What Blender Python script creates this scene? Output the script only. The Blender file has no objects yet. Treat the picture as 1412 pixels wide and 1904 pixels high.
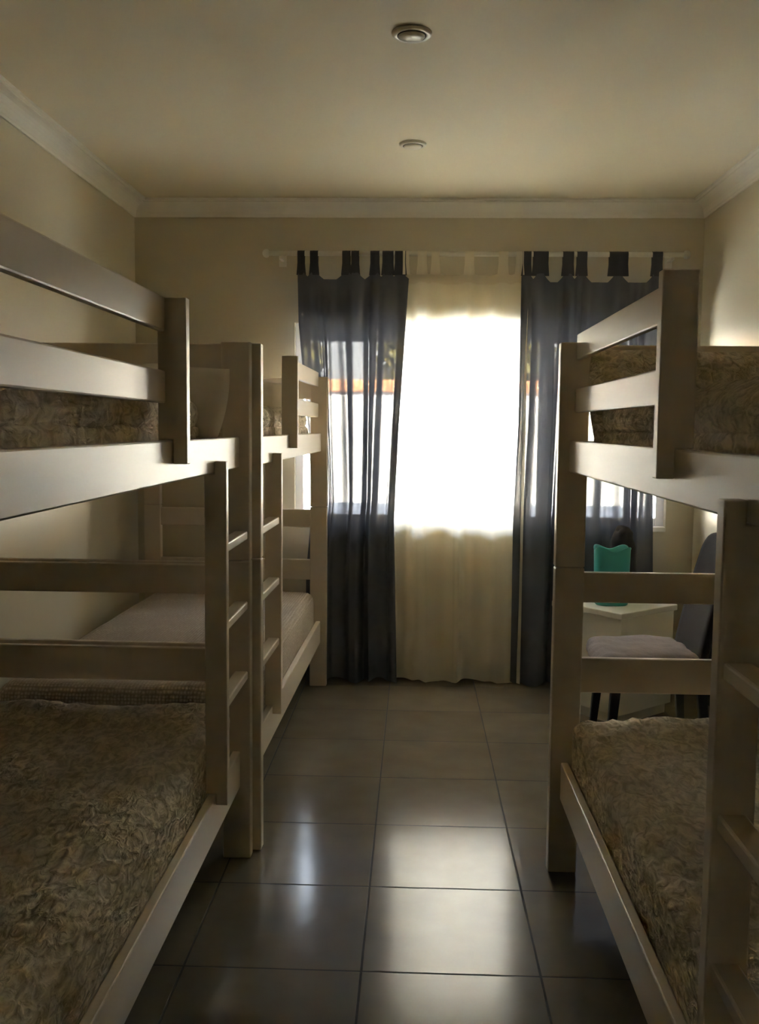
import bpy, bmesh, math, random
from mathutils import Vector, Matrix, noise

# ------------------------------------------------------------------ scene, camera, light
S = bpy.context.scene
COL = S.collection
S.view_settings.view_transform = 'Standard'
S.view_settings.look = 'None'
S.view_settings.gamma = 1.0
S.view_settings.use_curve_mapping = False
S.view_settings.exposure = 2.62

PITCH, YAW, ROLL, F_PX, CAM_H = 0.08764, 0.03625, 0.00994, 1790.0, 1.40
cy, sy = math.cos(YAW), math.sin(YAW)
fwd = Vector((-sy*math.cos(PITCH), cy*math.cos(PITCH), -math.sin(PITCH)))
rgt = Vector((cy, sy, 0)); up = rgt.cross(fwd)
r2 = rgt*math.cos(ROLL) + up*math.sin(ROLL)
u2 = up*math.cos(ROLL) - rgt*math.sin(ROLL)
cd = bpy.data.cameras.new('camera'); cam = bpy.data.objects.new('camera', cd); COL.objects.link(cam)
cd.sensor_fit = 'HORIZONTAL'; cd.sensor_width = 36.0; cd.lens = F_PX/1412*36.0
cd.clip_start = 0.02; cd.clip_end = 200
cam.matrix_world = Matrix(((r2.x, u2.x, -fwd.x, 0), (r2.y, u2.y, -fwd.y, 0), (r2.z, u2.z, -fwd.z, CAM_H), (0, 0, 0, 1)))
S.camera = cam

SKY = 5.0
SUN = 90.0
world = bpy.data.worlds.new('sky'); S.world = world; world.use_nodes = True
wn = world.node_tree.nodes; wl = world.node_tree.links
wn['Background'].inputs['Strength'].default_value = SKY
wg = wn.new('ShaderNodeTexCoord'); ws = wn.new('ShaderNodeSeparateXYZ'); wr = wn.new('ShaderNodeValToRGB')
wl.new(wg.outputs['Generated'], ws.inputs[0]); wl.new(ws.outputs['Z'], wr.inputs[0])
wr.color_ramp.elements[0].position = 0.0; wr.color_ramp.elements[0].color = (0.95, 0.93, 0.88, 1)
wr.color_ramp.elements[1].position = 0.7; wr.color_ramp.elements[1].color = (0.55, 0.68, 0.95, 1)
wl.new(wr.outputs[0], wn['Background'].inputs['Color'])

sd = bpy.data.lights.new('sun', 'SUN'); sd.energy = SUN; sd.angle = math.radians(0.53); sd.color = (1.0, 0.94, 0.82)
sun = bpy.data.objects.new('sun', sd); COL.objects.link(sun)
sun.rotation_euler = Vector((0.15, 0.62, -0.75)).to_track_quat('-Z', 'Y').to_euler()

# window opening (also used by the daylight portal)
YB = 5.30
WX0, WX1, WZ0, WZ1 = -0.665, 1.375, 0.87, 1.965
pd = bpy.data.lights.new('window_portal', 'AREA'); pd.shape = 'RECTANGLE'
pd.size = WX1-WX0; pd.size_y = WZ1-WZ0; pd.cycles.is_portal = True
po = bpy.data.objects.new('window_portal', pd); COL.objects.link(po)
po.location = ((WX0+WX1)/2, YB+0.10, (WZ0+WZ1)/2); po.rotation_euler = (math.radians(-90), 0, 0)

cyc = S.cycles
cyc.use_denoising = True
cyc.max_bounces = 14; cyc.diffuse_bounces = 8; cyc.glossy_bounces = 5; cyc.transmission_bounces = 10
cyc.transparent_max_bounces = 24
cyc.sample_clamp_indirect = 12.0
cyc.caustics_reflective = False; cyc.caustics_refractive = False

# ------------------------------------------------------------------ materials
def mat(name, col, rough=0.5, **kw):
    m = bpy.data.materials.new(name); m.use_nodes = True
    n = m.node_tree.nodes; l = m.node_tree.links; b = n['Principled BSDF']
    b.inputs['Base Color'].default_value = (*col, 1); b.inputs['Roughness'].default_value = rough
    b.inputs['Specular IOR Level'].default_value = kw.get('spec', 0.5)
    b.inputs['Metallic'].default_value = kw.get('metal', 0)
    b.inputs['Coat Weight'].default_value = kw.get('coat', 0); b.inputs['Coat Roughness'].default_value = kw.get('coat_r', 0.2)
    var = kw.get('var')
    tc = n.new('ShaderNodeTexCoord')
    if var:
        sc, amt, stretch = var
        mp = n.new('ShaderNodeMapping'); mp.inputs['Scale'].default_value = stretch
        nt = n.new('ShaderNodeTexNoise'); nt.inputs['Scale'].default_value = sc; nt.inputs['Detail'].default_value = 5
        mx = n.new('ShaderNodeMix'); mx.data_type = 'RGBA'
        mx.inputs[6].default_value = (*[c*(1-amt) for c in col], 1); mx.inputs[7].default_value = (*[min(1, c*(1+amt)) for c in col], 1)
        l.new(tc.outputs['Object'], mp.inputs[0]); l.new(mp.outputs[0], nt.inputs[0]); l.new(nt.outputs[0], mx.inputs[0])
        l.new(mx.outputs[2], b.inputs['Base Color'])
    bump = kw.get('bump')
    if bump:
        sc, st, dist = bump
        nt2 = n.new('ShaderNodeTexNoise'); nt2.inputs['Scale'].default_value = sc; nt2.inputs['Detail'].default_value = 6
        bp = n.new('ShaderNodeBump'); bp.inputs['Strength'].default_value = st; bp.inputs['Distance'].default_value = dist
        l.new(tc.outputs['Object'], nt2.inputs[0]); l.new(nt2.outputs[0], bp.inputs['Height']); l.new(bp.outputs[0], b.inputs['Normal'])
    return m

M = {}
M['wall'] = mat('wall_paint', (0.60, 0.535, 0.385), 0.30, spec=0.45, bump=(60, 0.12, 0.002), var=(2.0, 0.03, (1, 1, 1)))
M['ceiling'] = mat('ceiling_paint', (0.84, 0.77, 0.60), 0.7, spec=0.2, bump=(90, 0.15, 0.002), var=(1.5, 0.03, (1, 1, 1)))
M['cornice'] = mat('cornice_plaster', (0.80, 0.76, 0.66), 0.6, spec=0.3)
M['wood'] = mat('cream_painted_wood', (0.70, 0.60, 0.475), 0.38, spec=0.5, coat=0.18, coat_r=0.2, var=(3.0, 0.05, (6, 1, 6)), bump=(40, 0.06, 0.001))
M['slat'] = mat('raw_pine', (0.50, 0.38, 0.24), 0.6, var=(4, 0.12, (1, 8, 8)))
M['mattress'] = mat('mattress_ticking', (0.42, 0.37, 0.29), 0.85, spec=0.2, bump=(60, 0.3, 0.003))
M['pillow'] = mat('pillow_cotton', (0.74, 0.65, 0.53), 0.85, spec=0.2, bump=(14, 0.5, 0.008))
M['rod'] = mat('white_rod', (0.75, 0.71, 0.60), 0.35)
M['white'] = mat('white_paint', (0.78, 0.75, 0.66), 0.4)
M['frame'] = mat('window_frame_paint', (0.72, 0.70, 0.66), 0.35)
M['skirting'] = mat('skirting_tile', (0.10, 0.095, 0.08), 0.25)
M['light_rim'] = mat('downlight_rim', (0.78, 0.74, 0.62), 0.4)
M['light_lens'] = mat('downlight_lens', (0.88, 0.83, 0.70), 0.3)
M['gap'] = mat('downlight_gap', (0.02, 0.018, 0.015), 0.8)
M['teal'] = mat('teal_plastic', (0.07, 0.42, 0.41), 0.35, spec=0.5)
M['black_plastic'] = mat('black_plastic', (0.02, 0.02, 0.022), 0.45)
M['chair_fabric'] = mat('dark_chair_fabric', (0.030, 0.024, 0.026), 0.9, bump=(200, 0.3, 0.002))
M['cushion'] = mat('lavender_grey_plush', (0.33, 0.29, 0.30), 0.95, spec=0.1, bump=(30, 0.6, 0.01))
M['metal'] = mat('brushed_metal', (0.5, 0.48, 0.44), 0.35, metal=1)
M['paving'] = mat('concrete_paving', (0.50, 0.52, 0.56), 0.9, var=(1.2, 0.15, (1, 1, 1)))
M['ground_shade'] = mat('blue_grey_ground_shade', (0.085, 0.105, 0.15), 0.9, var=(1.5, 0.15, (1, 1, 1)))  # ground shade outside, painted as a dark blue-grey colour
M['render'] = mat('white_render', (0.85, 0.82, 0.76), 0.9, var=(2, 0.05, (1, 1, 1)))
M['coping'] = mat('terracotta_coping', (0.60, 0.26, 0.12), 0.8, var=(5, 0.2, (1, 1, 1)))
M['leaf'] = mat('leaves', (0.13, 0.11, 0.022), 0.7, var=(3, 0.5, (1, 1, 1)))
M['bark'] = mat('bark', (0.12, 0.09, 0.06), 0.9)
M['eave'] = mat('eave_board', (0.30, 0.28, 0.24), 0.7)

def cloth_mat():
    """crinkled beige bedspread: fine seersucker bump"""
    m = mat('crinkled_bedspread', (0.40, 0.335, 0.24), 0.85, spec=0.25)
    n = m.node_tree.nodes; l = m.node_tree.links; b = n['Principled BSDF']
    tc = n['Texture Coordinate']
    mp = n.new('ShaderNodeMapping'); mp.inputs['Scale'].default_value = (1, 0.55, 1); mp.inputs['Rotation'].default_value = (0, 0, 0.6)
    a = n.new('ShaderNodeTexNoise'); a.inputs['Scale'].default_value = 46; a.inputs['Detail'].default_value = 5; a.inputs['Distortion'].default_value = 0.9
    v = n.new('ShaderNodeTexNoise'); v.inputs['Scale'].default_value = 150; v.inputs['Detail'].default_value = 2
    ad = n.new('ShaderNodeMath'); ad.operation = 'MULTIPLY_ADD'; ad.inputs[1].default_value = 0.18
    bp = n.new('ShaderNodeBump'); bp.inputs['Strength'].default_value = 1.0; bp.inputs['Distance'].default_value = 0.02
    l.new(tc.outputs['Object'], mp.inputs[0]); l.new(mp.outputs[0], a.inputs[0]); l.new(mp.outputs[0], v.inputs[0])
    l.new(v.outputs[0], ad.inputs[0]); l.new(a.outputs[0], ad.inputs[2]); l.new(ad.outputs[0], bp.inputs['Height'])
    l.new(bp.outputs[0], b.inputs['Normal'])
    mx = n.new('ShaderNodeMix'); mx.data_type = 'RGBA'
    mx.inputs[6].default_value = (0.53, 0.435, 0.30, 1); mx.inputs[7].default_value = (0.84, 0.72, 0.55, 1)  # crinkle shade painted in: colour darkens in the lows of the bump
    cr = n.new('ShaderNodeMapRange'); cr.inputs['From Min'].default_value = 0.36; cr.inputs['From Max'].default_value = 0.64
    l.new(a.outputs[0], cr.inputs['Value']); l.new(cr.outputs[0], mx.inputs[0]); l.new(mx.outputs[2], b.inputs['Base Color'])
    return m
M['bedspread'] = cloth_mat()

def weave_mat():
    """waffle weave with small dots"""
    m = mat('waffle_bedspread', (0.44, 0.38, 0.30), 0.85, spec=0.25)
    n = m.node_tree.nodes; l = m.node_tree.links; b = n['Principled BSDF']; tc = n['Texture Coordinate']
    v = n.new('ShaderNodeTexVoronoi'); v.inputs['Scale'].default_value = 85; v.inputs['Randomness'].default_value = 0.25
    bp = n.new('ShaderNodeBump'); bp.inputs['Strength'].default_value = 0.8; bp.inputs['Distance'].default_value = 0.006
    rp = n.new('ShaderNodeValToRGB'); rp.color_ramp.elements[0].color = (0.62, 0.54, 0.44, 1); rp.color_ramp.elements[1].color = (0.36, 0.30, 0.23, 1)
    rp.color_ramp.elements[1].position = 0.6
    l.new(tc.outputs['Object'], v.inputs[0]); l.new(v.outputs['Distance'], bp.inputs['Height']); l.new(bp.outputs[0], b.inputs['Normal'])
    l.new(v.outputs['Distance'], rp.inputs[0]); l.new(rp.outputs[0], b.inputs['Base Color'])
    return m
M['waffle'] = weave_mat()

def veil(name, col, open_, grazing, translucent, weave=0.15):
    """thin woven cloth: open weave lets light through, less so at grazing angles"""
    m = bpy.data.materials.new(name); m.use_nodes = True
    n = m.node_tree.nodes; l = m.node_tree.links
    for x in list(n): n.remove(x)
    out = n.new('ShaderNodeOutputMaterial')
    df = n.new('ShaderNodeBsdfDiffuse'); tl = n.new('ShaderNodeBsdfTranslucent'); tp = n.new('ShaderNodeBsdfTransparent')
    df.inputs[0].default_value = (*col, 1); tl.inputs[0].default_value = (*col, 1)
    m1 = n.new('ShaderNodeMixShader'); m1.inputs[0].default_value = translucent
    l.new(df.outputs[0], m1.inputs[1]); l.new(tl.outputs[0], m1.inputs[2])
    lw = n.new('ShaderNodeLayerWeight'); lw.inputs['Blend'].default_value = 0.5
    mr = n.new('ShaderNodeMapRange'); mr.inputs['From Min'].default_value = 0.0; mr.inputs['From Max'].default_value = weave
    mr.inputs['To Min'].default_value = open_; mr.inputs['To Max'].default_value = grazing
    l.new(lw.outputs['Facing'], mr.inputs['Value'])
    m2 = n.new('ShaderNodeMixShader')
    l.new(mr.outputs[0], m2.inputs[0]); l.new(m1.outputs[0], m2.inputs[1]); l.new(tp.outputs[0], m2.inputs[2])
    l.new(m2.outputs[0], out.inputs[0])
    return m
M['dark_voile'] = veil('slate_voile', (0.135, 0.138, 0.155), 0.026, 0.0, 0.045, weave=0.24)
M['dark_tab'] = veil('slate_tab', (0.085, 0.084, 0.092), 0.006, 0.0, 0.04)
M['sheer'] = veil('cream_sheer', (0.92, 0.86, 0.71), 0.06, 0.01, 0.48, weave=0.5)
M['sheer_hem'] = veil('cream_sheer_hem', (0.80, 0.73, 0.58), 0.0, 0.0, 0.25)

def glass_mat():
    m = bpy.data.materials.new('window_glass'); m.use_nodes = True
    n = m.node_tree.nodes; l = m.node_tree.links
    for x in list(n): n.remove(x)
    out = n.new('ShaderNodeOutputMaterial'); tp = n.new('ShaderNodeBsdfTransparent'); gl = n.new('ShaderNodeBsdfGlossy')
    gl.inputs['Roughness'].default_value = 0.02; tp.inputs[0].default_value = (0.95, 0.96, 0.95, 1)
    fr = n.new('ShaderNodeFresnel'); fr.inputs[0].default_value = 1.3
    mx = n.new('ShaderNodeMixShader'); l.new(fr.outputs[0], mx.inputs[0]); l.new(tp.outputs[0], mx.inputs[1]); l.new(gl.outputs[0], mx.inputs[2])
    l.new(mx.outputs[0], out.inputs[0]); return m
M['glass'] = glass_mat()

def floor_mat():
    T = 0.462
    m = mat('dark_glazed_tile', (0.07, 0.065, 0.055), 0.2, spec=0.32)
    n = m.node_tree.nodes; l = m.node_tree.links; b = n['Principled BSDF']; tc = n['Texture Coordinate']
    mp = n.new('ShaderNodeMapping'); mp.inputs['Location'].default_value = (0.122+10*T, -2.37+20*T, 0)
    br = n.new('ShaderNodeTexBrick'); br.offset = 0.0; br.squash = 1.0
    br.inputs['Scale'].default_value = 1.0; br.inputs['Brick Width'].default_value = T; br.inputs['Row Height'].default_value = T
    br.inputs['Mortar Size'].default_value = 0.0035; br.inputs['Mortar Smooth'].default_value = 0.3
    br.inputs['Color1'].default_value = (0.210, 0.178, 0.130, 1); br.inputs['Color2'].default_value = (0.230, 0.195, 0.143, 1)
    br.inputs['Mortar'].default_value = (0.055, 0.048, 0.038, 1)
    l.new(tc.outputs['Object'], mp.inputs[0]); l.new(mp.outputs[0], br.inputs[0])
    ns = n.new('ShaderNodeTexNoise'); ns.inputs['Scale'].default_value = 6; ns.inputs['Detail'].default_value = 6
    l.new(tc.outputs['Object'], ns.inputs[0])
    mx = n.new('ShaderNodeMix'); mx.data_type = 'RGBA'; mx.blend_type = 'MULTIPLY'; mx.inputs[0].default_value = 0.35
    l.new(br.outputs['Color'], mx.inputs[6]); l.new(ns.outputs[0], mx.inputs[7]); l.new(mx.outputs[2], b.inputs['Base Color'])
    rr = n.new('ShaderNodeMapRange'); rr.inputs['To Min'].default_value = 0.16; rr.inputs['To Max'].default_value = 0.7
    l.new(br.outputs['Fac'], rr.inputs['Value']); l.new(rr.outputs[0], b.inputs['Roughness'])
    iv = n.new('ShaderNodeMath'); iv.operation = 'SUBTRACT'; iv.inputs[0].default_value = 1.0; l.new(br.outputs['Fac'], iv.inputs[1])
    bp = n.new('ShaderNodeBump'); bp.inputs['Strength'].default_value = 1.0; bp.inputs['Distance'].default_value = 0.002
    l.new(iv.outputs[0], bp.inputs['Height'])
    n2 = n.new('ShaderNodeTexNoise'); n2.inputs['Scale'].default_value = 3.0
    b2 = n.new('ShaderNodeBump'); b2.inputs['Strength'].default_value = 0.15; b2.inputs['Distance'].default_value = 0.01
    l.new(tc.outputs['Object'], n2.inputs[0]); l.new(n2.outputs[0], b2.inputs['Height']); l.new(bp.outputs[0], b2.inputs['Normal'])
    l.new(b2.outputs[0], b.inputs['Normal'])
    return m
M['floor'] = floor_mat()

# ------------------------------------------------------------------ helpers
def obj(name, bm, m, parent=None, smooth=False):
    me = bpy.data.meshes.new(name); bm.normal_update(); bm.to_mesh(me); bm.free()
    me.materials.append(M[m])
    if smooth:
        for p in me.polygons: p.use_smooth = True
    o = bpy.data.objects.new(name, me); COL.objects.link(o)
    if parent: o.parent = parent
    return o

def tag(o, label, cat, group=None, kind=None):
    if label: o['label'] = label
    if cat: o['category'] = cat
    if group: o['group'] = group
    if kind: o['kind'] = kind
    return o

def thing(name, label, cat, loc=(0, 0, 0), rz=0.0, group=None):
    o = bpy.data.objects.new(name, None); COL.objects.link(o)
    o.location = loc; o.rotation_euler = (0, 0, rz); o.empty_display_size = 0.1
    return tag(o, label, cat, group)

def struct(name, bm, m, parent=None, smooth=False):
    o = obj(name, bm, m, parent, smooth)
    if not parent: o['kind'] = 'structure'
    return o

def box(bm, x0, x1, y0, y1, z0, z1, bev=0.0, seg=2):
    x0, x1 = min(x0, x1), max(x0, x1)
    r = bmesh.ops.create_cube(bm, size=1.0)
    vs = r['verts']
    for v in vs:
        v.co = Vector(((x0+x1)/2+v.co.x*(x1-x0), (y0+y1)/2+v.co.y*(y1-y0), (z0+z1)/2+v.co.z*(z1-z0)))
    if bev > 0:
        es = list({e for v in vs for e in v.link_edges})
        bmesh.ops.bevel(bm, geom=es, offset=bev, segments=seg, affect='EDGES', profile=0.5)
    return bm

def B(*a, **k):
    bm = bmesh.new(); return box(bm, *a, **k)

def prism(bm, pts, axis, a, b, bev=0.0):
    """extrude polygon pts (2D) along axis ('x','y','z') from a to b"""
    def P(p, t):
        return {'x': (t, p[0], p[1]), 'y': (p[0], t, p[1]), 'z': (p[0], p[1], t)}[axis]
    v0 = [bm.verts.new(P(p, a)) for p in pts]; v1 = [bm.verts.new(P(p, b)) for p in pts]
    n = len(pts)
    fs = [bm.faces.new(v0), bm.faces.new(list(reversed(v1)))]
    for i in range(n):
        fs.append(bm.faces.new((v0[i], v1[i], v1[(i+1) % n], v0[(i+1) % n])))
    bmesh.ops.recalc_face_normals(bm, faces=fs)
    if bev:
        es = list({e for f in fs for e in f.edges})
        bmesh.ops.bevel(bm, geom=es, offset=bev, segments=2, affect='EDGES', profile=0.5)
    return bm

def lathe(bm, prof, c=(0, 0, 0), n=32, axis='z'):
    rings = []
    for r, h in prof:
        ring = []
        for i in range(n):
            a = 2*math.pi*i/n
            p = (r*math.cos(a), r*math.sin(a), h) if axis == 'z' else ((h, r*math.cos(a), r*math.sin(a)) if axis == 'x' else (r*math.cos(a), h, r*math.sin(a)))
            ring.append(bm.verts.new((p[0]+c[0], p[1]+c[1], p[2]+c[2])))
        rings.append(ring)
    fs = []
    for j in range(len(rings)-1):
        for i in range(n):
            fs.append(bm.faces.new((rings[j][i], rings[j][(i+1) % n], rings[j+1][(i+1) % n], rings[j+1][i])))
    fs.append(bm.faces.new(rings[0])); fs.append(bm.faces.new(rings[-1]))
    bmesh.ops.recalc_face_normals(bm, faces=fs)
    return bm

def soft_box(x0, x1, y0, y1, z0, z1, r, step=0.03, disp=None):
    """rounded box with dense grid; disp(p, n) moves each vertex along its normal"""
    bm = bmesh.new()
    C = Vector(((x0+x1)/2, (y0+y1)/2, (z0+z1)/2)); H = Vector(((x1-x0)/2, (y1-y0)/2, (z1-z0)/2))
    nn = [max(4, int(2*h/step)) for h in H]
    cache = {}
    def V(i, j, k):
        key = (i, j, k)
        if key in cache: return cache[key]
        p = Vector((-H.x+2*H.x*i/nn[0], -H.y+2*H.y*j/nn[1], -H.z+2*H.z*k/nn[2]))
        q = Vector([max(-h+r, min(h-r, c)) for c, h in zip(p, H)])
        d = p-q
        if d.length > 1e-9:
            nrm = d.normalized(); p = q+nrm*r
        else:
            nrm = Vector((0, 0, 1))
        p = p+C
        if disp: p = p+nrm*disp(p, nrm)
        cache[key] = bm.verts.new(p); return cache[key]
    for k in (0, nn[2]):
        for i in range(nn[0]):
            for j in range(nn[1]):
                f = [V(i, j, k), V(i+1, j, k), V(i+1, j+1, k), V(i, j+1, k)]
                bm.faces.new(f if k else f[::-1])
    for j in (0, nn[1]):
        for i in range(nn[0]):
            for k in range(nn[2]):
                f = [V(i, j, k), V(i+1, j, k), V(i+1, j, k+1), V(i, j, k+1)]
                bm.faces.new(f[::-1] if j else f)
    for i in (0, nn[0]):
        for j in range(nn[1]):
            for k in range(nn[2]):
                f = [V(i, j, k), V(i, j+1, k), V(i, j+1, k+1), V(i, j, k+1)]
                bm.faces.new(f if i else f[::-1])
    bmesh.ops.recalc_face_normals(bm, faces=bm.faces[:])
    return bm

# ------------------------------------------------------------------ room shell
XL, XR, ZC, YF = -1.542, 1.527, 2.61, -0.75
struct('floor', B(XL-0.3, XR+0.3, YF-0.3, YB+0.3, -0.15, 0.0), 'floor')
struct('ceiling', B(XL-0.3, XR+0.3, YF-0.3, YB+0.3, ZC, ZC+0.2), 'ceiling')
struct('wall_left', B(XL-0.2, XL, YF-0.2, YB+0.2, 0, ZC), 'wall')
struct('wall_right', B(XR, XR+0.2, YF-0.2, YB+0.2, 0, ZC), 'wall')
struct('wall_front', B(XL, XR, YF-0.2, YF, 0, ZC), 'cornice')
WT = 0.11
bm = bmesh.new()
box(bm, XL, WX0, YB, YB+WT, 0, ZC); box(bm, WX1, XR, YB, YB+WT, 0, ZC)
box(bm, WX0, WX1, YB, YB+WT, 0, WZ0); box(bm, WX0, WX1, YB, YB+WT, WZ1, ZC)
struct('wall_back', bm, 'wall')

def cornice(name, p0, p1, inward):
    """coved profile swept from p0 to p1; inward is the unit vector pointing into the room"""
    prof = [(0, -0.085), (0.008, -0.085), (0.010, -0.075)]
    for i in range(7):
        a = math.radians(90*i/6)
        prof.append((0.012+0.055*(1-math.cos(a)), -0.072+0.055*math.sin(a)))
    prof += [(0.068, -0.012), (0.082, -0.010), (0.084, 0.0), (0, 0.0)]
    bm = bmesh.new(); d = (p1-p0).normalized(); rows = []
    for p, sgn in ((p0, 1), (p1, -1)):
        rows.append([bm.verts.new(p+inward*a+Vector((0, 0, ZC+b))+d*(a*sgn)) for a, b in prof])
    n = len(prof)
    fs = [bm.faces.new((rows[0][i], rows[1][i], rows[1][(i+1) % n], rows[0][(i+1) % n])) for i in range(n)]
    fs += [bm.faces.new(rows[0]), bm.faces.new(rows[1])]
    bmesh.ops.recalc_face_normals(bm, faces=fs)
    struct(name, bm, 'cornice')
e = 0.0005
cornice('trim_1', Vector((XL+e, YF+e, -e)), Vector((XL+e, YB-e, -e)), Vector((1, 0, 0)))
cornice('trim_2', Vector((XR-e, YF+e, -e)), Vector((XR-e, YB-e, -e)), Vector((-1, 0, 0)))
cornice('trim_3', Vector((XL+e, YB-e, -e)), Vector((XR-e, YB-e, -e)), Vector((0, -1, 0)))
struct('baseboard_back', B(XL, XR, YB-0.012, YB, 0, 0.07, bev=0.002), 'skirting')
struct('baseboard_left', B(XL, XL+0.012, YF, YB-0.012, 0, 0.07, bev=0.002), 'skirting')
struct('baseboard_right', B(XR-0.012, XR, YF, YB-0.012, 0, 0.07, bev=0.002), 'skirting')

# window
bm = bmesh.new(); w = 0.045
fy0, fy1 = YB+0.045, YB+0.085
box(bm, WX0, WX0+w, fy0, fy1, WZ0, WZ1, bev=0.003); box(bm, WX1-w, WX1, fy0, fy1, WZ0, WZ1, bev=0.003)
box(bm, WX0+w, WX1-w, fy0, fy1, WZ0, WZ0+w, bev=0.003); box(bm, WX0+w, WX1-w, fy0, fy1, WZ1-w, WZ1, bev=0.003)
for xm in (-0.02, 0.70):
    box(bm, xm-0.025, xm+0.025, fy0+0.003, fy1-0.003, WZ0+w, WZ1-w, bev=0.003)
win = struct('window_1', bm, 'frame')
for a, b_ in ((WX0+w, -0.045), (0.005, 0.675), (0.725, WX1-w)):
    obj('window_pane', B(a-0.004, b_+0.004, YB+0.063, YB+0.067, WZ0+w-0.004, WZ1-w+0.004), 'glass', win)
obj('window_handle', B(-0.075, -0.055, YB+0.020, YB+0.0475, 1.30, 1.42, bev=0.004), 'metal', win)
struct('trim_4', B(WX0-0.0, WX1+0.0, YB-0.012, YB+0.045, WZ0-0.025, WZ0+0.002, bev=0.004), 'white')

# ------------------------------------------------------------------ outside
struct('ground_outside', B(-25, 25, YB+WT, 34, -0.12, -0.02), 'paving')
struct('shutter_box', B(WX0-0.1, WX1+0.1, YB+WT, YB+WT+0.06, 1.875, 2.12, bev=0.005), 'eave')
struct('shaded_ground_strip', B(-24, 24, 10.0, 17.95, -0.0195, -0.005), 'ground_shade')  # added strip: its dark colour paints shade onto the far ground
bw = thing('boundary_wall', 'white rendered boundary wall with terracotta coping beyond the window', 'garden wall', (0, 18, 0))
obj('wall_panel', B(-14, 14, 0, 0.2, -0.02, 2.05), 'render', bw)
obj('coping', B(-14.1, 14.1, -0.06, 0.26, 2.05, 2.28, bev=0.03), 'coping', bw)
random.seed(5)
def tree(x, y, h, r, label):
    t = thing('tree', label, 'tree', (x, y, -0.02))
    bm = bmesh.new(); lathe(bm, [(0.14, 0), (0.10, h*0.4), (0.05, h*0.75)], n=10); obj('trunk', bm, 'bark', t)
    bm = bmesh.new()
    for k in range(5000):
        d = Vector((random.gauss(0, 1), random.gauss(0, 1), random.gauss(0, 1))).normalized()
        rr = r*(0.55+0.45*random.random())*(1+0.25*noise.noise(d*2+Vector((x, y, 0))))
        p = Vector((0, 0, h*0.68))+Vector((d.x*rr, d.y*rr, d.z*rr*0.75))
        a = Vector((random.random()-.5, random.random()-.5, random.random()-.5)).normalized()*0.22
        c = a.cross(d).normalized()*0.12
        bm.faces.new([bm.verts.new(p+q) for q in (-a, c, a, -c)])
    obj('foliage', bm, 'leaf', t)
tree(-4.2, 21.5, 4.4, 2.2, 'leafy tree behind garden wall, seen through the left dark curtain')
tree(1.2, 22.5, 4.0, 2.1, 'leafy tree behind garden wall, straight behind the sheer curtain')
tree(6.4, 21.5, 4.4, 2.2, 'leafy tree behind garden wall, seen through the right dark curtain')

# ------------------------------------------------------------------ bunk beds
W = 0.99
def bunk(label, side, xo, y0, L, rz, guard, ladder, ends_joint=True):
    """side -1: wall on the left. guard = (v_from, v_to, v_post); ladder = (v_stile, v_post_end)"""
    s = side
    t = thing('bunk_bed', label, 'bunk bed', (xo, y0, 0), rz, 'cream painted wooden bunk beds')
    T = 0.045
    def ub(u0, u1, v0, v1, z0, z1, bev=0.004):
        return B(s*u0, s*u1, v0, v1, z0, z1, bev=bev)
    for u0, u1 in ((0, 0.09), (W-0.09, W)):
        for v0 in (0, L-T):
            bm = ub(u0, u1, v0, v0+T, 0, 0.974)
            box(bm, s*u0, s*u1, v0, v0+T, 0.976, 1.662, bev=0.004)
            obj('post', bm, 'wood', t)
    # end boards between posts
    for v0 in (0.010, L-T+0.010):
        for z0, z1 in ((1.545, 1.655), (1.275, 1.365), (0.865, 0.960), (0.580, 0.690), (0.24, 0.36)):
            obj('end_board', ub(0.085, W-0.085, v0, v0+0.024, z0, z1), 'wood', t)
    # side rails
    for z0, z1 in ((1.270, 1.366), (0.238, 0.358)):
        obj('side_rail', ub(0.033, 0.058, T-0.002, L-T+0.002, z0, z1), 'wood', t)
        obj('side_rail', ub(W-0.058, W-0.033, T-0.002, L-T+0.002, z0, z1), 'wood', t)
    # slats
    for zz in (1.300, 0.268):
        for k in range(12):
            v = T+0.06+(L-2*T-0.20)*k/11
            obj('slat', ub(0.056, W-0.056, v, v+0.08, zz, zz+0.018, bev=0), 'slat', t)
    # guard rails and their notched post
    g0, g1, gp = guard
    for z0, z1 in ((1.610, 1.686), (1.450, 1.523)):
        obj('guard_rail', ub(0.048, 0.066, g0, g1, z0, z1), 'wood', t)
    bm = bmesh.new()
    prism(bm, [(s*0.0, 1.312), (s*0.033, 1.312), (s*0.033, 1.3665), (s*0.066, 1.3665), (s*0.066, 1.686), (s*0.0, 1.686)], 'y', gp, gp+0.032, 0.0025)
    obj('guard_post', bm, 'wood', t)
    # ladder
    st, pe = ladder
    bm = bmesh.new()
    prism(bm, [(0, 0.33), (s*0.033, 0.33), (s*0.033, 0.362), (s*0.062, 0.362), (s*0.062, 1.268), (s*0.033, 1.268), (s*0.033, 1.303), (0, 1.303)], 'y', st, st+0.032, 0.0025)
    obj('ladder_stile', bm, 'wood', t)
    a, b = (st+0.030, pe) if pe > st else (pe, st+0.002)
    for z1 in (1.070, 0.846, 0.620):
        obj('rung', ub(0.008, 0.050, a, b, z1-0.026, z1), 'wood', t)
    return t

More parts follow.
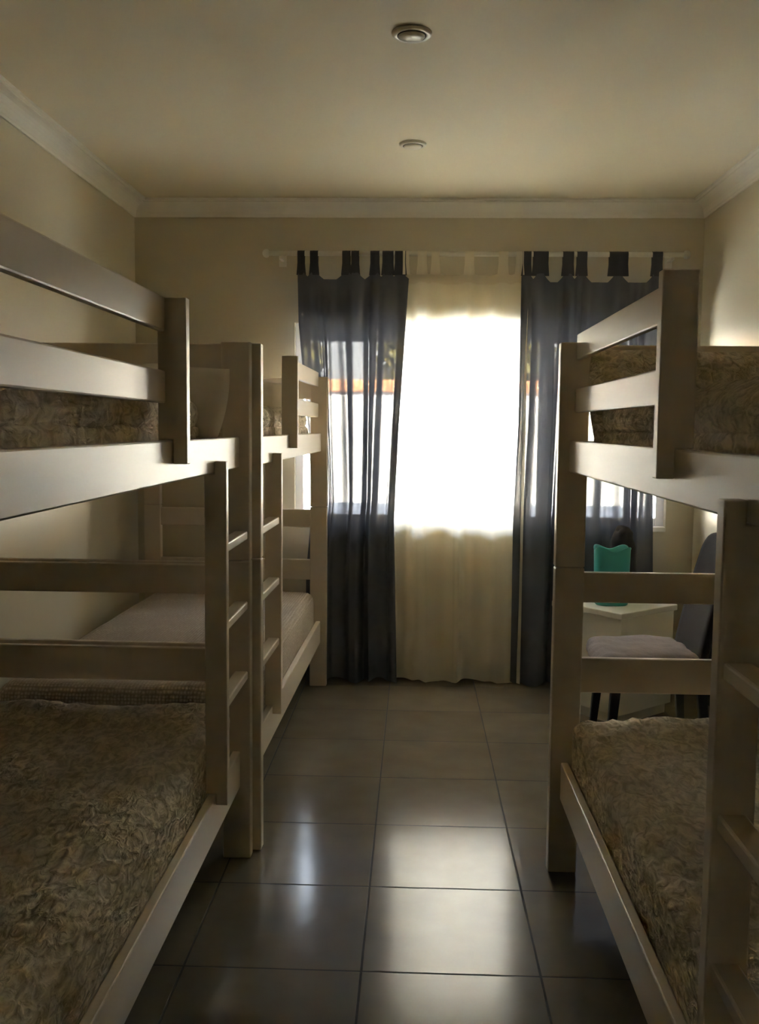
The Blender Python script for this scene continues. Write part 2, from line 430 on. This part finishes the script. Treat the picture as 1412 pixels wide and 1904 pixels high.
LA, LB, LC = 2.06, 2.08, 2.06
YA, YBk, YC = 0.985, 3.062, 0.945
bunk('cream wooden bunk bed nearest the camera along the left wall', -1, -0.517, YA, LA, 0, (0.04, 2.171-YA, 2.170-YA), (2.622-YA, LA-0.04))
bunk('cream wooden bunk bed along the left wall, standing next to the window', -1, -0.492, YBk, LB, -0.013, (3.961-YBk, LB-0.04, 3.93-YBk), (3.497-YBk, 0.04))
bunk('cream wooden bunk bed along the right wall', 1, 0.437, YC, LC, 0, (1.791-YC, LC-0.04, 1.76-YC), (1.37-YC, 0.04))

# ------------------------------------------------------------------ bedding
def bed_world(o, side, xo, y0, rz):
    o.location = (xo, y0, 0); o.rotation_euler = (0, 0, rz); return o

def wrinkle(seed, a1, a2, side_gain=1.5):
    def f(p, n):
        q = p*5+Vector((seed, seed*0.7, 0))
        v = a1*noise.noise(q)
        q2 = Vector((p.x*16+seed, p.y*11, p.z*9))
        rid = 1-abs(noise.noise(q2+Vector((0, 0, 1))*noise.noise(q)*2))*2
        v += a2*1.2*rid
        q3 = Vector((p.x*38+seed*3, p.y*30, p.z*20))
        v += a2*0.45*noise.noise(q3)
        return v*(side_gain if abs(n.z) < 0.5 else 1)
    return f

def mattress(label, side, xo, y0, rz, L, z0, z1, m='mattress'):
    a, b = sorted((side*0.090, side*(W-0.100)))
    o = obj('mattress', soft_box(a, b, 0.085, L-0.085, z0, z1, 0.04, 0.05), m, smooth=True)
    bed_world(o, side, xo, y0, rz)
    return tag(o, label, 'mattress', 'mattresses on the bunk beds')

def bedspread(label, side, xo, y0, rz, L, z0, z1, seed, a1, a2, m='bedspread', step=0.018, v0=0.056, v1=None, ub=(0.060, W-0.066)):
    a, b = sorted((side*ub[0], side*ub[1]))
    v1 = v1 or L-0.056
    bm = soft_box(a, b, v0, v1, z0, z1, 0.055, step, wrinkle(seed, a1, a2))
    # keep the cloth inside the frame and open underneath
    lo = [v for v in bm.verts if v.co.z < z0+0.012]
    bmesh.ops.delete(bm, geom=lo, context='VERTS')
    for v in bm.verts:
        lim = 0.0605
        if v.co.x*side < lim: v.co.x = side*lim
        v.co.y = max(0.050, min(L-0.050, v.co.y))
    o = obj('bedspread', bm, m, smooth=True)
    bed_world(o, side, xo, y0, rz)
    return tag(o, label, 'bedspread', 'bedspreads on the bunk beds')

mattress('pale mattress on the lower bunk of the near left bed, under its bedspread', -1, -0.517, YA, 0, LA, 0.287, 0.470)
mattress('pale mattress on the lower bunk beside the window, under its waffle bedspread', -1, -0.492, YBk, -0.013, LB, 0.287, 0.480)
mattress('pale mattress on the lower bunk of the right bed, under its bedspread', 1, 0.437, YC, 0, LC, 0.287, 0.470)
mattress('mattress on the upper bunk of the near left bed', -1, -0.517, YA, 0, LA, 1.3185, 1.415, 'bedspread')
mattress('mattress on the upper bunk beside the window', -1, -0.492, YBk, -0.013, LB, 1.3185, 1.415, 'bedspread')
mattress('mattress on the upper bunk of the right bed', 1, 0.437, YC, 0, LC, 1.3185, 1.415, 'bedspread')
bedspread('crinkled beige bedspread on the lower bunk of the near left bed', -1, -0.517, YA, 0, LA, 0.290, 0.518, 1.3, 0.016, 0.006, step=0.015)
bedspread('dotted waffle bedspread on the lower bunk beside the window', -1, -0.492, YBk, -0.013, LB, 0.290, 0.525, 7.7, 0.004, 0.001, m='waffle', step=0.03)
bedspread('crumpled beige bedspread on the lower bunk of the right bed', 1, 0.437, YC, 0, LC, 0.290, 0.516, 4.1, 0.018, 0.007, step=0.015)
bedspread('rumpled beige bedspread on the upper bunk of the near left bed', -1, -0.517, YA, 0, LA, 1.375, 1.452, 9.2, 0.010, 0.003, step=0.02, v1=LA-0.33, ub=(0.088, W-0.066))
bedspread('beige bedspread on the upper bunk beside the window', -1, -0.492, YBk, -0.013, LB, 1.375, 1.450, 12.5, 0.008, 0.003, step=0.03, v1=LB-0.20, ub=(0.088, W-0.066))
bedspread('beige bedspread on the upper bunk of the right bed', 1, 0.437, YC, 0, LC, 1.375, 1.452, 15.1, 0.010, 0.003, step=0.025, v1=LC-0.22, ub=(0.088, W-0.066))

def pillow(label, w, h, t, loc, rot, m='pillow', seed=0.0):
    """pillow standing on its long edge: width along X, height along Z, thickness along Y"""
    bm = bmesh.new(); N, K = 44, 32; sheets = []
    for sgn in (1, -1):
        g = []
        for i in range(N+1):
            row = []
            for j in range(K+1):
                u = -1+2*i/N; v = -1+2*j/K
                e_ = max(0, 1-abs(u)**2.6)**0.5*max(0, 1-abs(v)**2.6)**0.5
                wr = 0.10*noise.noise(Vector((u*3+seed, v*2.4, sgn)))+0.05*noise.noise(Vector((u*8, v*3+seed, sgn)))
                pinch = 1-0.05*(1-abs(u))*abs(v)**3
                x = u*w/2*(1-0.05*(1-v*v)*0); x *= 1-0.035*(1-abs(v)**2)*abs(u)**4*-1
                z = v*h/2*pinch
                y = sgn*t/2*e_*(1+wr*2.2)+0.012*noise.noise(Vector((u*2+seed, v*2, 5)))
                row.append((x, y, z, abs(u) == 1 or abs(v) == 1))
            g.append(row)
        sheets.append(g)
    vs = []
    for si, g in enumerate(sheets):
        vv = []
        for i, row in enumerate(g):
            r_ = []
            for j, (x, y, z, edge) in enumerate(row):
                if edge and si == 1: r_.append(vs[0][i][j])
                else: r_.append(bm.verts.new((x, 0.012*noise.noise(Vector((2*x+seed, 2*z, 5))) if edge else y, z)))
            vv.append(r_)
        vs.append(vv)
    for si, vv in enumerate(vs):
        for i in range(N):
            for j in range(K):
                f = (vv[i][j], vv[i+1][j], vv[i+1][j+1], vv[i][j+1])
                bm.faces.new(f if si else f[::-1])
    bmesh.ops.recalc_face_normals(bm, faces=bm.faces[:])
    o = obj('pillow', bm, m, smooth=True)
    o.location = loc; o.rotation_euler = rot
    return tag(o, label, 'pillow', 'pillows propped on the upper bunks')

pillow('pale pillow propped at the far end of the near left upper bunk', 0.62, 0.25, 0.15, (-0.865, 2.80, 1.465), (math.radians(-34), 0, math.radians(-4)), seed=1.0)
pillow('pale pillow propped on the upper bunk beside the window', 0.62, 0.28, 0.15, (-0.985, 4.90, 1.49), (math.radians(-20), 0, math.radians(3)), seed=2.0)
pillow('shaded beige pillow propped at the far end of the right upper bunk', 0.88, 0.30, 0.14, (0.952, 2.80, 1.490), (math.radians(-20), 0, 0), m='bedspread', seed=3.0)

# ------------------------------------------------------------------ curtains
YR, ZR = 5.205, 2.318
rod = thing('curtain_rod', 'white curtain rod spanning the wall above the window', 'curtain rod', (0, YR, ZR))
bm = bmesh.new(); lathe(bm, [(0.013, -0.79), (0.013, 1.395)], axis='x', n=20); obj('rod_tube', bm, 'rod', rod, True)
for xx, d in ((-0.79, -1), (1.395, 1)):
    bm = bmesh.new(); pr = [(0.010, 0), (0.020, 0.006*d), (0.023, 0.018*d), (0.018, 0.030*d), (0.006, 0.036*d)]
    lathe(bm, pr, c=(xx, 0, 0), axis='x', n=20); obj('finial', bm, 'rod', rod, True)
for xx in (-0.73, 0.59, 1.34):
    bm = B(xx-0.008, xx+0.008, -0.004, YB-YR, -0.028, -0.0135, bev=0.002); box(bm, xx-0.02, xx+0.02, YB-YR-0.006, YB-YR-0.0005, -0.055, 0.02, bev=0.002)
    obj('bracket', bm, 'rod', rod)

def lerp_tab(tab, z):
    if z >= tab[0][0]: return tab[0][1]
    for (za, a), (zb, b) in zip(tab, tab[1:]):
        if z >= zb: return b+(a-b)*(z-zb)/(za-zb)
    return tab[-1][1]

def curtain(label, ltab, rtab, zt, zb, tabs, tabm, clothm, amp, waves, seed, sag=0.035, yc=YR, group=None, flare=0.0, bandm=None):
    t = thing('curtain', label, 'curtain', (0, yc, 0), 0, group)
    x0t, x1t = ltab[0][1], rtab[0][1]
    cen = [((a+b)/2-x0t)/(x1t-x0t) for a, b in tabs]
    nx = int((x1t-x0t)/0.0045); nz = 90
    rnd = random.Random(seed)
    ph = [rnd.random()*6.28 for _ in range(8)]
    bm = bmesh.new(); G = []
    def yoff(s_, k):
        d = k  # 0 top .. 1 bottom
        w_ = s_+0.03*math.sin(2.2*s_*6.28+ph[3]+d*1.2)+0.012*math.sin(d*5+ph[4])
        v = math.sin(w_*waves*6.283+ph[0])
        v = math.copysign(abs(v)**0.8, v)
        a = amp*(0.55+0.45*min(1, d*2.5))*(0.7+0.3*math.sin(w_*waves*1.7+ph[1]))
        y = a*v+amp*0.22*math.sin(w_*waves*2.3*6.283+ph[2]+d)
        y += amp*0.25*noise.noise(Vector((s_*6, d*3, seed)))
        return y-flare*d**3
    for i in range(nx+1):
        s_ = i/nx; col = []
        gap = min(abs(s_-c) for c in cen)*(x1t-x0t)
        dip = sag*min(1, max(0, gap-0.018)/0.035)**0.7
        for j in range(nz+1):
            k = j/nz
            ztop = zt-dip
            zlow = zb+0.010*math.sin(s_*waves*3.1+ph[5])+0.006*math.sin(s_*waves*9+ph[6])
            z = ztop+(zlow-ztop)*k
            xa, xb = lerp_tab(ltab, z), lerp_tab(rtab, z)
            x = xa+(xb-xa)*s_ + 0.010*math.sin(s_*waves*6.283*1.0+ph[7])*min(1, k*3)*(1 if 0.03 < s_ < 0.97 else 0.2)
            col.append(bm.verts.new((x, yoff(s_, k)*min(1, 0.15+k*12), z)))
        G.append(col)
    TOP = [[tuple(v.co) for v in col[:3]] for col in G]
    for i in range(nx):
        for j in range(nz):
            bm.faces.new((G[i][j], G[i+1][j], G[i+1][j+1], G[i][j+1]))
    obj('curtain_panel', bm, clothm, t, True)
    bm = bmesh.new()
    H = [[bm.verts.new((c[0], c[1]-0.0035, c[2])) for c in col] for col in TOP]
    for i in range(len(H)-1):
        for j in range(len(H[0])-1):
            bm.faces.new((H[i][j], H[i+1][j], H[i+1][j+1], H[i][j+1]))
    obj('heading_band', bm, bandm or tabm, t, True)
    for a, b in tabs:
        bm = bmesh.new(); path = []
        r = 0.0155; zb_ = zt-0.012
        dz = ZR-zt
        path.append((0.004, zb_)); path.append((r*0.7, zt+dz*0.5))
        for q in range(9):
            an = math.radians(-10+200*q/8)
            path.append((r*math.cos(an), ZR+r*math.sin(an)))
        path.append((-r*0.7, zt+dz*0.5)); path.append((-0.004, zb_))
        nx_ = 5; rows = []
        for y, z in path:
            fl = max(0, (zt+0.025-z)/0.05)*0.008
            rows.append([bm.verts.new((a-fl+(b-a+2*fl)*i/nx_, YR-yc+y+0.002*math.sin(i*2.1), z)) for i in range(nx_+1)])
        for p, q in zip(rows, rows[1:]):
            for i in range(nx_): bm.faces.new((p[i], p[i+1], q[i+1], q[i]))
        obj('tab', bm, tabm, t, True)
    return t

k = 5.205/5.3
def X(v): return v*k
ltL = [(2.20, X(-.650)), (1.95, X(-.645)), (1.7, X(-.622)), (1.3, X(-.588)), (1.0, X(-.565)), (0.6, X(-.60)), (0, X(-.60))]
rtL = [(2.20, X(-.045)), (1.9, X(-.062)), (1.4, X(-.09)), (0.9, X(-.11)), (0.0, X(-.085))]
curtain('sheer slate curtain left of the window centre, behind the far left bunk', ltL, rtL, 2.218, 0.010,
        [(X(-.650), X(-.611)), (X(-.582), X(-.538)), (X(-.407), X(-.362)), (X(-.358), X(-.316)), (X(-.255), X(-.206)), (X(-.190), X(-.130)), (X(-.122), X(-.063))],
        'dark_tab', 'dark_voile', 0.034, 4.4, 11, group='dark curtains', bandm='dark_voile')
ltR = [(2.2, X(.560)), (1.4, X(.560)), (0.9, X(.545)), (0, X(.548))]
rtR = [(2.2, X(1.300)), (1.4, X(1.30)), (0.6, X(1.325)), (0, X(1.32))]
curtain('sheer slate curtain right of the window centre, behind the right bunk', ltR, rtR, 2.218, 0.010,
        [(X(.564), X(.610)), (X(.621), X(.702)), (X(.779), X(.837)), (X(.854), X(.908)), (X(1.026), X(1.126)), (X(1.254), X(1.308))],
        'dark_tab', 'dark_voile', 0.034, 5.2, 23, sag=0.045, group='dark curtains', bandm='dark_voile')
curtain('cream sheer curtain glowing at the middle of the window', [(2.2, X(-.10)), (1.2, X(-.13)), (0, X(-.10))], [(2.2, X(.60)), (0, X(.60))], 2.222, 0.008,
        [(X(-.09), X(-.045)), (X(.0), X(.05)), (X(.075), X(.119)), (X(.255), X(.304)), (X(.437), X(.486)), (X(.53), X(.57))],
        'sheer_hem', 'sheer', 0.026, 3.6, 31, sag=0.012, yc=YR+0.022)

# ------------------------------------------------------------------ ceiling downlights
def downlight(label, x, y, r, tilt):
    t = thing('ceiling_light', label, 'ceiling light', (x, y, ZC-0.001), 0, 'round recessed downlights')
    bm = bmesh.new(); lathe(bm, [(r*0.60, 0.0), (r*1.05, 0.0), (r*1.03, -0.006), (r*0.95, -0.010), (r*0.70, -0.009), (r*0.66, -0.002)], n=40)
    obj('rim', bm, 'light_rim', t, True)
    bm = bmesh.new(); lathe(bm, [(r*0.755, -0.0095), (r*0.755, -0.0105), (r*0.71, -0.0108), (r*0.71, -0.0095)], n=40); obj('gap_ring', bm, 'gap', t)
    bm = bmesh.new(); lathe(bm, [(r*0.70, 0), (r*0.70, -0.012), (r*0.6, -0.017), (r*0.3, -0.019)], n=40)
    o = obj('lens', bm, 'light_lens', t, True); o.rotation_euler = (tilt, 0, 0)
k2 = (ZC-1.4)/(2.66-1.4)
downlight('larger white round downlight nearest the camera', -0.028*k2, 3.205*k2, 0.062*k2, math.radians(4))
downlight('small flush round downlight towards the window', -0.028*k2, 4.415*k2, 0.058*k2, 0)

# ------------------------------------------------------------------ corner behind the right bunk
bt = thing('bedside_table', 'white cube bedside table in the far right corner', 'bedside table', (1.00, 4.77, 0), math.radians(40))
hw = 0.205
bm = bmesh.new(); box(bm, -hw, hw, -hw, hw, 0.05, 0.515, bev=0.003); obj('body', bm, 'white', bt)
obj('table_top', B(-hw-0.012, hw+0.012, -hw-0.012, hw+0.012, 0.516, 0.545, bev=0.004), 'white', bt)
obj('plinth', B(-hw+0.02, hw-0.02, -hw+0.02, hw-0.02, 0.0, 0.0495), 'white', bt)

# teal tub with a wavy rim
def tub(r, h, thick):
    bm = bmesh.new(); n = 56; rings = []
    levels = [(r*0.86, 0, 0), (r*0.92, 0.02, 0), (r*0.96, 0.5, 0.5), (r*1.0, 1.0, 1.0), (r*1.02, 1.0, 1), (r*1.0-thick, 1.0, 1), (r*0.95-thick, 0.5, .5), (r*0.88-thick, 0.03, 0)]
    for q, (rr, hh, wv) in enumerate(levels):
        ring = []
        for i in range(n):
            a = 2*math.pi*i/n
            e_ = 1/((abs(math.cos(a))**3.2+abs(math.sin(a))**3.2)**(1/3.2))
            z = h*hh - wv*0.022*(0.5+0.5*math.cos(4*a)) + (0.004 if q == 4 else 0)
            ring.append(bm.verts.new((rr*e_*math.cos(a), rr*e_*math.sin(a)*0.8, z)))
        rings.append(ring)
    fs = []
    for p, q in zip(rings, rings[1:]):
        for i in range(n): fs.append(bm.faces.new((p[i], p[(i+1) % n], q[(i+1) % n], q[i])))
    fs.append(bm.faces.new(rings[0])); fs.append(bm.faces.new(rings[-1]))
    bmesh.ops.recalc_face_normals(bm, faces=fs)
    return bm
o = obj('tub', tub(0.086, 0.285, 0.009), 'teal', smooth=True); o.location = (0.972, 4.72, 0.5455); o.rotation_euler = (0, 0, 0)
tag(o, 'teal plastic tub with a wavy rim standing on the white bedside table', 'tub')
# dark pouch behind the tub
bm = soft_box(-0.055, 0.055, -0.045, 0.045, 0, 0.375, 0.04, 0.012, lambda p, n: 0.012*noise.noise(p*18)-0.25*max(0, p.z-0.29)*abs(n.x))
o = obj('pouch', bm, 'chair_fabric', smooth=True); o.location = (1.055, 4.875, 0.5455); o.rotation_euler = (0, 0, 0.3)
tag(o, 'dark soft pouch standing behind the teal tub', 'pouch')

# chair facing left: seat, leaning back, four legs
ch = thing('chair', 'dark padded chair in side view behind the right bunk', 'chair', (1.0, 4.0, 0), math.radians(90))
# local: +Y points to world -X (front of the chair), X is world Y
obj('seat', soft_box(-0.20, 0.20, -0.20, 0.22, 0.375, 0.420, 0.018, 0.03), 'chair_fabric', ch, True)
def back_disp(p, n): return 0
bm = soft_box(-0.19, 0.19, -0.022, 0.022, 0.0, 0.50, 0.02, 0.02)
for v in bm.verts:
    zz = v.co.z
    v.co.x *= 1-0.30*max(0, (zz-0.40)/0.10)**3
    v.co.y += -0.165-0.19*zz-0.03*(zz/0.5)**2
    v.co.y -= 0.25*(v.co.x**2)*-1
    v.co.z += 0.470
obj('backrest', bm, 'chair_fabric', ch, True)
for sx in (-1, 1):
    for sy in (-1, 1):
        bm = bmesh.new()
        top = Vector((sx*0.17, sy*0.17+0.01, 0.375)); bot = Vector((sx*0.185, sy*0.20+0.01, 0.0))
        for q in ((0.019, 0),): pass
        vs0 = [bm.verts.new(bot+Vector((a, b, 0))*0.013) for a, b in ((-1, -1), (1, -1), (1, 1), (-1, 1))]
        vs1 = [bm.verts.new(top+Vector((a, b, 0))*0.019) for a, b in ((-1, -1), (1, -1), (1, 1), (-1, 1))]
        bm.faces.new(vs0[::-1]); bm.faces.new(vs1)
        for i in range(4): bm.faces.new((vs0[i], vs0[(i+1) % 4], vs1[(i+1) % 4], vs1[i]))
        bmesh.ops.bevel(bm, geom=bm.edges[:], offset=0.003, segments=2, affect='EDGES')
        obj('leg', bm, 'black_plastic', ch)
for sx in (-1, 1):
    bm = bmesh.new(); prism(bm, [(-0.205, 0.385), (-0.175, 0.385), (-0.200, 0.60), (-0.225, 0.60)], 'x', sx*0.15-0.012, sx*0.15+0.012, 0.003)
    obj('back_bracket', bm, 'black_plastic', ch)
def cush(p, n):
    return 0.008*noise.noise(p*14)+0.012*noise.noise(p*5)
bm = soft_box(-0.21, 0.21, -0.150, 0.25, 0.4215, 0.500, 0.036, 0.016, cush)
for v in bm.verts:
    if v.co.z < 0.4220: v.co.z = 0.4220
    f = 1-min(1, max(abs(v.co.x)/0.21, abs(v.co.y-0.03)/0.22))**3
    if v.co.z > 0.455: v.co.z += 0.012*f
o = obj('seat_cushion', bm, 'cushion', smooth=True); o.location = (1.0, 4.0, 0); o.rotation_euler = (0, 0, math.radians(90))
tag(o, 'lavender grey plush cushion lying on the dark chair seat', 'cushion')
